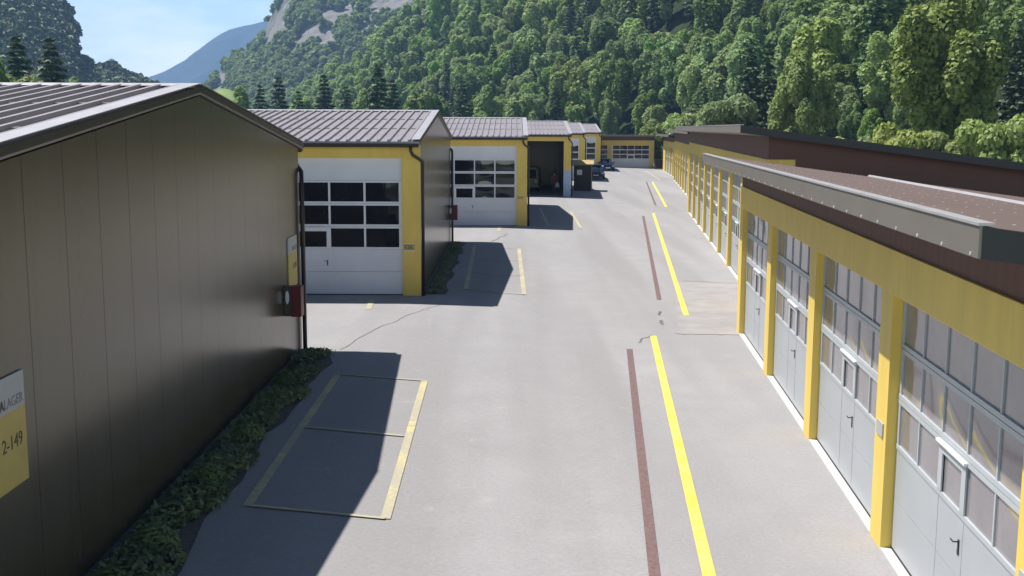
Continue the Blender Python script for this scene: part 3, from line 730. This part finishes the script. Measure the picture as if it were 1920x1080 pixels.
for i, (y, dx) in enumerate([(10.3,.5),(11.5,.42),(12.9,.52),(14.2,.36),(15.3,.58),(16.6,.42),(17.6,.62),(18.7,.38),(19.9,.55),(21.2,.45),(22.8,.5)]):
    k = [0,1,1,0,3,0,1,2,1,3,2][i]
    r_ = empty('leafy_plant', (-4.84+dx*.9+.02*max(0, 16-y), y, gz(-4.2, y)), rng.uniform(0, 6), labs[k]+' '+where[i], 'plant', 'plants along the near gable')
    r_.scale = (.66, .66, .46*rng.uniform(.7, 1.25))
    inst('foliage', P1[k], r_)
    st = MB()
    for j in range(5): a = j*1.26; st.tube([(0,0,0), (.06*math.cos(a), .06*math.sin(a), .15), (.16*math.cos(a), .16*math.sin(a), .32)], .006, 5)
    st.build('stem', M['weed'], r_)

# ------------------------------------------------------------------ terrain
EDGE = np.array([(70,-60),(62,30),(44,62),(37,85),(34,112),(32,150),(29,185),(20,215),(5,245),(-20,300),(-60,400),(-112,560),(-170,760),(-230,1000)], float)
POLY = np.vstack([EDGE, [(3000,3000),(3000,-60)]])
def inside(x, y):
    c = np.zeros(np.shape(x), bool); p = POLY
    for (x1, y1), (x2, y2) in zip(p, np.roll(p, -1, 0)):
        with np.errstate(divide='ignore', invalid='ignore'):
            t = ((y1 > y) != (y2 > y)) & (x < (x2-x1)*(y-y1)/(y2-y1+1e-12)+x1)
        c ^= t
    return c
def edist(x, y):
    d = np.full(np.shape(x), 1e9)
    for (x1, y1), (x2, y2) in zip(EDGE, EDGE[1:]):
        dx, dy = x2-x1, y2-y1; t = np.clip(((x-x1)*dx+(y-y1)*dy)/(dx*dx+dy*dy), 0, 1)
        d = np.minimum(d, np.hypot(x-x1-t*dx, y-y1-t*dy))
    return d
def crest(x): return np.interp(x, [-260,-150,-123,-99,-77,-43,-20,10,60], [3,4,9,16,26,42,75,160,400])
def hill(x, y):
    x = np.asarray(x, float); y = np.asarray(y, float); d = edist(x, y)*inside(x, y)
    h = d*.74 + 5*np.sin(x*.045+y*.02)*np.clip(d/40, 0, 1) + 3*np.sin(y*.06-x*.03)*np.clip(d/40, 0, 1)
    c = crest(x)+3*np.sin(x*.11)
    return np.where(d > 0, -.45+np.minimum(h, c+.06*np.maximum(h-c, 0)), -.75)
grid('hillside', np.arange(-330, 331, 6.), np.arange(-60, 901, 8.), hill, M['floor_forest'])

# tree shapes -------------------------------------------------------
def broad(seed, H, W, n, ls, m, npuff=16, ra=.26, rb=.46):
    g = np.random.default_rng(seed); ctr = np.array([0, 0, H*.60]); ax = np.array([W/2, W/2, H*.42])
    Cs = []; Ns = []
    p = g.normal(size=(npuff, 3)); p /= np.linalg.norm(p, axis=1, keepdims=True); p *= g.uniform(.35, .90, (npuff, 1)); p[0] = (0, 0, .55)
    pr_ = g.uniform(ra, rb, npuff)
    per = np.maximum(1, (n*pr_**2/np.sum(pr_**2)).astype(int))
    for q, r_, k in zip(p, pr_, per):
        d = g.normal(size=(k, 3)); d[:, 2] += .25; d /= np.linalg.norm(d, axis=1, keepdims=True)
        rad = r_*g.uniform(.62, 1.06, (k, 1)); c = q+d*rad
        Cs.append(ctr+c*ax); Ns.append(d+g.normal(size=(k, 3))*.55+np.array([0, 0, .35]))
    C = np.vstack(Cs); N = np.vstack(Ns); ok = C[:, 2] > H*.08
    v, f = quads(C[ok], N[ok], g.uniform(.6, 1.35, ok.sum())*ls, 1.4, .05)
    return npmesh('crown', v, f, m, link=False)
def spruce(seed, H, W, n, ls, m):
    g = np.random.default_rng(seed); lev = int(H*1.5); Cs = []; Ns = []
    for i in range(lev):
        t = (i+.3)/lev; z0 = H*(.06+.94*t); rr = W/2*(1-t)**.85*g.uniform(.8, 1.15)+.06; nb = max(5, int(11*(1-t)+4)); k = max(3, int(n/lev/nb*(1.7-1.4*t)))
        for b in range(nb):
            a = 2*np.pi*(b+g.uniform(-.3, .3))/nb+i*.7; s = g.uniform(.12, 1, k)**.7; L_ = rr*g.uniform(.72, 1.1)
            x = np.cos(a)*s*L_+g.normal(size=k)*.05*W*.3; y = np.sin(a)*s*L_+g.normal(size=k)*.05*W*.3; z = z0-s*L_*.42+s**2*L_*.16+g.normal(size=k)*.06
            Cs.append(np.stack([x, y, z], 1)); Ns.append(np.stack([np.cos(a)*.3+g.normal(size=k)*.3, np.sin(a)*.3+g.normal(size=k)*.3, .8+g.normal(size=k)*.3], 1))
    v, f = quads(np.vstack(Cs), np.vstack(Ns), g.uniform(.7, 1.3, sum(map(len, Cs)))*ls, 1.9)
    return npmesh('crown', v, f, m, link=False)
def trunk_mesh(H, r):
    mb = MB(); mb.tube([(0,0,-.6),(.02,0,H*.2),(.08,.03,H*.5),(.05,.0,H*.8)], [r*1.25, r, r*.65, r*.2], 8)
    for k in range(5):
        a = k*1.9; z = H*(.3+.09*k); L_ = H*.2
        mb.tube([(.03,0,z), (math.cos(a)*L_*.6, math.sin(a)*L_*.6, z+L_*.5), (math.cos(a)*L_, math.sin(a)*L_, z+L_*.95)], [r*.4, r*.22, r*.08], 5)
    return mb.mesh('trunk', M['bark'], True)
NEAR = [broad(20+i, 12, 6.4+.5*(i % 3), 22000, .225, M['leaf'], 34, .17, .31) for i in range(5)]
NEARL = [broad(40+i, 12, 6.6, 22000, .225, M['leaf_light'], 34, .17, .31) for i in range(2)]
MID = [broad(60+i, 12, 6.8, 9000, .36, M['leaf'], 24, .20, .38) for i in range(5)]
MIDL = [broad(70+i, 12, 6.8, 9000, .36, M['leaf_light'], 24, .20, .38) for i in range(2)]
FARM = [broad(80+i, 12, 7.6, 3000, .58, M['leaf'], 16, .24, .42) for i in range(4)]
SPR = [spruce(90+i, 14, 7.0, 7500, .34, M['needle']) for i in range(3)]
TALL = broad(140, 12, 6.6, 24000, .20, M['leaf_light'], 40, .13, .27)
BUSH = [broad(100+i, 4, 5.2, 9000, .19, M['leaf_light'], 24, .18, .34) for i in range(2)] + [broad(103, 4, 5, 9000, .19, M['leaf'], 24, .18, .34)]
TR = trunk_mesh(12, .24); TRS = trunk_mesh(13.5, .22)
def px(p):
    x, y, z = p; zz = y*math.cos(pitch)-(z-HC)*math.sin(pitch); yy = y*math.sin(pitch)+(z-HC)*math.cos(pitch)
    return 960+F*x/zz, 540-F*yy/zz
def tree(name, label, cat, loc, rz, sc, crown, trunk=None, group=None):
    r_ = empty(name, loc, rz, label, cat, group); r_.scale = sc
    inst('crown', crown, r_)
    if trunk: inst('trunk', trunk, r_)
    return r_

# hillside forest: jittered spots; those the view shows (with a margin to step aside) become trees
spots = []
def sow(step, ylo, yhi, xlo, xhi):
    for y in np.arange(ylo, yhi, step):
        for x in np.arange(xlo, xhi, step):
            spots.append((x+rng.uniform(-.42, .42)*step, y+rng.uniform(-.42, .42)*step, step))
sow(5.6, 40, 215, 20, 150); sow(6.6, 215, 330, -60, 120); sow(8.4, 330, 640, -160, 40)
S = np.array(spots); ins = inside(S[:, 0], S[:, 1]); S = S[ins]
Z = hill(S[:, 0], S[:, 1]); Dd = edist(S[:, 0], S[:, 1])
order = np.argsort(np.hypot(S[:, 0], S[:, 1])); cover = np.full(260, 9e9); keep = []
for i in order:
    x, y, st = S[i]; z = Z[i]; h = (8.5 if Dd[i] < 5 else 12.)*rng.uniform(.72, 1.34)*(1.0 if st < 6 else 1.1 if st < 8 else 1.15)
    u, vt = px((x, y, z+h)); _, vb = px((x, y, z)); wpx = F*3.3/y
    if u < 380-wpx or u > 1990+wpx or vb < -40: continue
    a, b = int(max(0, (u-wpx*.6-300)/7)), int(min(259, (u+wpx*.6-300)/7))
    if b < 0 or a > 259 or a > b: continue
    cv = np.median(cover[a:b+1])
    if vt > cv-4: continue
    vis = min(cv, 300)-vt
    keep.append((F*h/y, i, h, u, vt)); cover[a:b+1] = np.minimum(cover[a:b+1], vt+.18*(vb-vt))
keep.sort(reverse=True)
print('TREES', len(keep))
def zone(u): return ('above the nearest block' if u > 1640 else 'above the taller block' if u > 1400 else 'above the far end of the lane' if u > 1120 else 'above the far left halls' if u > 830 else 'above the second left hall')
rest = []
nb_ = 0
for rank, (s_, i, h, u, vt) in enumerate(keep):
    x, y, st = S[i]; z = Z[i]; rz = rng.uniform(0, 6.28); q = rng.uniform()
    big = y < 125; sx = h/12*rng.uniform(.72, 1.22)
    if nb_ >= 288: rest.append((x, y, z, h, rz, sx)); continue
    nb_ += 1
    if q < .13 and not (y < 120 and Dd[i] < 4):
        tree('spruce_tree', 'dark narrow spruce on the wooded slope '+zone(u), 'tree', (x, y, z), rz, (h/13*.95, h/13*.95, h/12.5), SPR[rank % 3], TRS if big else None, 'spruces on the wooded slope '+zone(u))
        continue
    lt = q > .80
    me = (NEARL if lt else NEAR) if big else (MIDL if lt else MID) if y < 330 else FARM
    lab = ('pale green' if lt and y < 330 else 'mid green')+' leafy tree in the wooded slope '+zone(u)
    tree('leafy_tree', lab, 'tree', (x, y, z), rz, (sx, sx, h/12), me[rank % len(me)], TR if big else None, ('pale' if lt and y < 330 else 'green')+' leafy trees on the slope '+zone(u))
def mass(name, items, srcs, m):
    V = []; Fs = []; n = 0
    for k, (x, y, z, h, rz, sx) in enumerate(items):
        me = srcs[k % len(srcs)]; v, f = me
        c, s = math.cos(rz), math.sin(rz)
        vv = np.stack([(v[:, 0]*c-v[:, 1]*s)*sx+x, (v[:, 0]*s+v[:, 1]*c)*sx+y, v[:, 2]*h/12+z], 1)
        V.append(vv); Fs.append(f+n); n += len(v)
    o = npmesh(name, np.vstack(V), np.vstack(Fs), m); return tag(o, kind='stuff')
def raw(me):
    v = np.empty(len(me.vertices)*3, 'f'); me.vertices.foreach_get('co', v); return v.reshape(-1, 3), np.arange(len(me.vertices)).reshape(-1, 4)
if rest: mass('hillside_forest', rest, [raw(q) for q in FARM], M['leaf'])

# edge of the wood behind the right-hand blocks: shrubs, a tall yellow green tree, dark spruces
def at(u, y): return (u-960)/F*(.99*y-.5)
for u, y, h, k, lab in [(1890,66,4.6,0,'pale green shrub above the roof at the end of the nearest block'),(1800,70,4.0,1,'pale green rounded shrub over the dark brown end wall'),(1705,73,4.3,0,'broad pale green bush in the middle over the dark brown end wall'),
    (1625,78,3.6,2,'darker green bush over the dark roof edge'),(1570,84,3.7,1,'small pale bush over the dark roof edge'),(1500,92,3.4,2,'low green bush just past the roof corner of the taller block'),
    (1365,112,6.4,0,'light green young tree behind the roof corner of the taller block'),(1320,128,5.6,1,'light green bush behind the taller block roof'),(1275,150,5.4,0,'pale bush behind the low far block'),(1236,151,4.6,1,'bright green bush filling the gap beside the cross-wise block')]:
    x = at(u, y); zb = float(hill(x, y)); tree('leafy_bush', lab, 'bush', (x, y, max(zb, -.6)), rng.uniform(0, 6), (h/4*.95, h/4*.95, h/4*1.4), BUSH[k], None, 'bushes behind the right-hand blocks')
x = at(1765, 76); tree('leafy_tree', 'tall yellow green tree standing out at the edge of the wood', 'tree', (x, 76, float(hill(x, 76))), 1., (1.25, 1.25, 1.32), TALL, TR)
x = at(1500, 96); tree('leafy_tree', 'tall rounded green tree beside the dark gap in the wood', 'tree', (x, 96, float(hill(x, 96))), 2., (.92, .92, 1.12), NEAR[1], TR)
for u, y, h in [(1405,118,15),(1436,124,16)]:
    x = at(u, y); tree('spruce_tree', 'dark tall spruce with bare lower trunk, '+('close to' if u < 1420 else 'second from')+' the roof corner of the taller block', 'tree', (x, y, float(hill(x, y))-.5), u, (.95, .95, h/14), SPR[u % 3], TRS, 'dark spruces by the taller block')

# valley trees behind the left halls
conif = [(34,112,13.2,'dark spruce rising behind the near roof, first from the frame edge'),(97,116,13.4,'dark spruce rising behind the near roof, second from the frame edge'),
 (487,190,11.6,'dark spruce just past the near roof slope'),(522,196,13.2,'spruce behind the left part of the second hall roof'),(558,200,11.,'short spruce behind the second hall roof'),(607,196,13.4,'pointed dark spruce behind the middle of the second hall roof'),
 (648,205,12.,'slim spruce behind the second hall roof'),(708,180,14.4,'broad tall dark spruce behind the right part of the second hall roof'),(735,188,12.4,'dark spruce close beside the broad tall one'),(286,260,12.6,'tiny spruce tip over the near ridge'),(323,270,11.,'tiniest spruce tip at the end of the near ridge'),(866,215,14.,'dark spruce above the third hall roof'),(1040,205,12.,'dark spruce above the open bay hall')]
for n_, (u, y, h, lab) in enumerate(conif):
    x = at(u, y); zb = max(float(hill(x, y)), -.6) if y > 180 else -.6
    h *= 1.12
    tree('spruce_tree', lab, 'tree', (x, y, zb), n_*1.3, (h/13.5*1.05, h/13.5*1.05, h/14), SPR[n_ % 3], TRS, 'spruces behind the left halls')
leafy = [(-20,105,9.8,2,'bright leafy tree at the frame edge behind the near roof'),(12,108,9.6,1,'bright bushy tree beside the first spruce behind the near roof'),(62,140,9.4,0,'dull green tree between the two spruces behind the near roof'),(140,150,9.8,0,'soft green tree past the second spruce'),(165,165,9.2,2,'low green tree over the near roof ridge'),
 (235,230,11.,1,'pale tree over the near roof ridge'),(262,240,11.6,1,'light green tree before the blue mountain'),(455,215,10.6,0,'grey green tree past the near roof slope'),(575,215,10.2,1,'pale tree between spruces behind the second hall'),(680,215,10.2,2,'green tree left of the broad spruce'),(775,205,11.2,1,'light leafy tree right of the broad spruce'),(815,225,11.,0,'leafy tree over the gap between the second and third hall'),(910,222,11.,2,'green tree over the third hall roof'),(965,225,11.4,1,'pale tree over the end of the third hall roof')]
for n_, (u, y, h, k, lab) in enumerate(leafy):
    x = at(u, y); zb = max(float(hill(x, y)), -.6)
    h *= 1.2
    tree('leafy_tree', lab, 'tree', (x, y, zb), n_*2.1, (h/12*.9, h/12*.9, h/12), (MIDL[0], MIDL[1], MID[k])[k] if k else MID[n_ % 5], None, 'leafy trees behind the left halls')

# far slopes -------------------------------------------------------
def fbm(x, y, s, oct=4):
    out = 0; a = 1.
    for k in range(oct):
        f_ = s*2**k; out = out+a*(np.sin(x*f_+1.7*k+1.3*np.sin(y*f_*.8+k))*np.cos(y*f_*1.1-2.1*k+np.sin(x*f_*.7))); a *= .55
    return out
def rock_forest(name, rock, forest, scale, lo, hi):
    m, nt, bs = nodes(name); f = noise(nt, scale, 7, .68, stretch=(1, 1, .45)); g = noise(nt, scale*6, 5, .7)
    rk = ramp(nt, g, [(.3, tuple(x*.6 for x in rock)), (.7, tuple(x*1.15 for x in rock))]); fr = ramp(nt, g, [(.35, tuple(x*.6 for x in forest)), (.65, tuple(x*1.3 for x in forest))])
    nt.links.new(mix(nt, ramp(nt, f, [(lo, (0,0,0)), (hi, (1,1,1))]), fr, rk), bs.inputs['Base Color']); bs.inputs['Roughness'].default_value = 1.; bs.inputs['Specular IOR Level'].default_value = .05
    bump(nt, bs, g, .6, 3.); return m
def ridge_mesh(name, prof, d0, d1, d2, m, ustep, nt_=34, amp=2., crag=0., steep=.8, wob=.02):
    """a mountain: PROF its skyline as (bearing, elevation) at distance d1; foot at d0, far foot at d2"""
    P = np.array(prof, float); yr = F*math.cos(pitch)+(540-P[:, 1])*math.sin(pitch); Xc = (P[:, 0]-960)/yr*d1; Zc = (-F*math.sin(pitch)+(540-P[:, 1])*math.cos(pitch))/yr*d1+HC
    xs = np.arange(Xc[0], Xc[-1], ustep); zc = np.interp(xs, Xc, Zc); ts = np.linspace(0, 2, nt_)
    X, T = np.meshgrid(xs, ts); ZC = np.tile(zc, (nt_, 1))
    up = np.where(T < 1, np.clip(T, 0, 1)**steep, 1-.6*(T-1)**1.5); Yd = np.where(T < 1, d0+(d1-d0)*T, d1+(d2-d1)*(T-1))
    env = np.sin(np.clip(T, 0, 2)*np.pi/2)
    Z_ = -1+(ZC+1)*up+amp*fbm(X, Yd, .05*20/ustep*.25)*np.minimum(1, 4*np.abs(1-T))*(T > .02)
    Yd = Yd+crag*fbm(X, Z_*1.5, .02)*env
    # spread along the bearing so that the crest stays above its own foot
    XX = X*(Yd/d1)
    v = np.stack([XX.ravel(), Yd.ravel(), Z_.ravel()], 1); nx = len(xs)
    i = (np.arange(nt_-1)[:, None]*nx+np.arange(nx-1)[None, :]).ravel(); f = np.stack([i, i+1, i+nx+1, i+nx], 1)
    o = npmesh(name, v, f, m, True); o['kind'] = 'structure'
    return v.reshape(nt_, nx, 3), ts
cliffm = rock_forest('cliff_and_wood', (.25,.235,.23), (.05,.085,.032), .022, .42, .50)
dark = rock_forest('wooded_bluff', (.16,.16,.16), (.026,.044,.024), .02, .52, .6)
farm = rock_forest('far_mountain_slope', (.10,.12,.14), (.035,.055,.05), .004, .55, .7)
ga, ta = ridge_mesh('cliff_mountain', [(366,236),(380,178),(396,160),(410,140),(425,126),(445,112),(468,102),(482,88),(490,78),(497,52),(506,34),(516,10),(525,-6),(545,-40),(600,-90),(680,-140),(800,-190),(960,-230),(1150,-260)], 760, 1050, 1500, cliffm, 5., 60, 4., 16., .85)
gb, tb = ridge_mesh('wooded_bluff', [(-420,-140),(-150,-110),(40,-60),(92,-16),(110,4),(118,18),(127,30),(135,50),(138,68),(139.5,92),(143,112),(156,122),(170,133),(186,136),(202,132),(214,137),(228,149),(248,155),(270,164),(300,178),(325,184),(350,190)], 470, 620, 900, dark, 2.2, 46, 1.6, 6., .55)
ridge_mesh('far_mountain', [(150,190),(255,160),(272,150),(300,138),(312,134),(330,121),(345,113),(368,94),(390,76),(408,64),(425,56),(440,53),(455,52.5),(470,50),(492,44),(520,32),(560,22),(640,40),(760,120),(900,200)], 3300, 4500, 5150, farm, 30., 40, 26., 60., .9)
ridge_mesh('meadow_hill', [(376,236),(388,182),(402,169),(412,166),(425,167),(440,173),(452,182),(470,205),(486,236)], 330, 400, 470, M['meadow'], 2., 20, .2)
# distant woods: crowns that run into one mass
def wood_on(name, g, ts, n, h, wpx, m, tlo, thi, gap, seed, rocks=None):
    r = np.random.default_rng(seed); T, X = g.shape[0], g.shape[1]; items = []
    while len(items) < n:
        t = r.uniform(tlo, thi); i = min(T-2, int(t/2*(T-1))); fr = t/2*(T-1)-i; j = int(r.integers(0, X-1)); p = g[i, j]*(1-fr)+g[i+1, j]*fr
        if rocks and sum(math.exp(-((p[0]-a)/c)**2-((p[2]-b)/e)**2) for a, b, c, e in rocks) + .22*fbm(np.array(p[0]), np.array(p[2]*1.5), .06, 3) > .46: continue
        if gap and fbm(np.array(p[0]), np.array(p[2]*1.8), .034, 3)+.3*math.sin(p[2]*.07) > gap: continue
        hh = h*r.uniform(.7, 1.3); items.append((p[0], p[1], p[2]-hh*.35, hh, r.uniform(0, 6), hh/12*wpx))
    return mass(name, items, [raw(q) for q in LOW], m)
LOW = [broad(120+i, 12, 9, 130, 2.5, M['leaf'], 7) for i in range(4)]
wood_on('cliff_wood', ga, ta, 4300, 11., 1.05, M['leaf'], .03, 1.01, .62, 5, [(-200,98,20,13),(-208,76,9,12),(-158,76,13,8),(-168,60,6,9),(-138,66,5,9),(-122,108,16,7),(-108,92,10,8),(-180,115,14,9),(-212,92,9,14),(-190,80,8,6),(-222,66,6,8),(-150,92,7,6)])
wood_on('bluff_wood', gb, tb, 3400, 7., 1.0, M['needle'], .03, 1.0, .75, 6)  # darker needle colour on broadleaf crowns paints in the shade of the bluff

# air -------------------------------------------------------
hz = MB().box(-3600, 3600, -80, 5300, -2, 600)
hm = bpy.data.materials.new('haze'); hm.use_nodes = True; nt = hm.node_tree
for n in list(nt.nodes): nt.nodes.remove(n)
out = nt.nodes.new('ShaderNodeOutputMaterial'); pv = nt.nodes.new('ShaderNodeVolumePrincipled')
pv.inputs['Color'].default_value = (.36, .60, 1., 1); pv.inputs['Density'].default_value = HAZE = .00029; pv.inputs['Anisotropy'].default_value = .0
nt.links.new(pv.outputs[0], out.inputs['Volume'])
o = hz.build('haze', hm); o['kind'] = 'stuff'
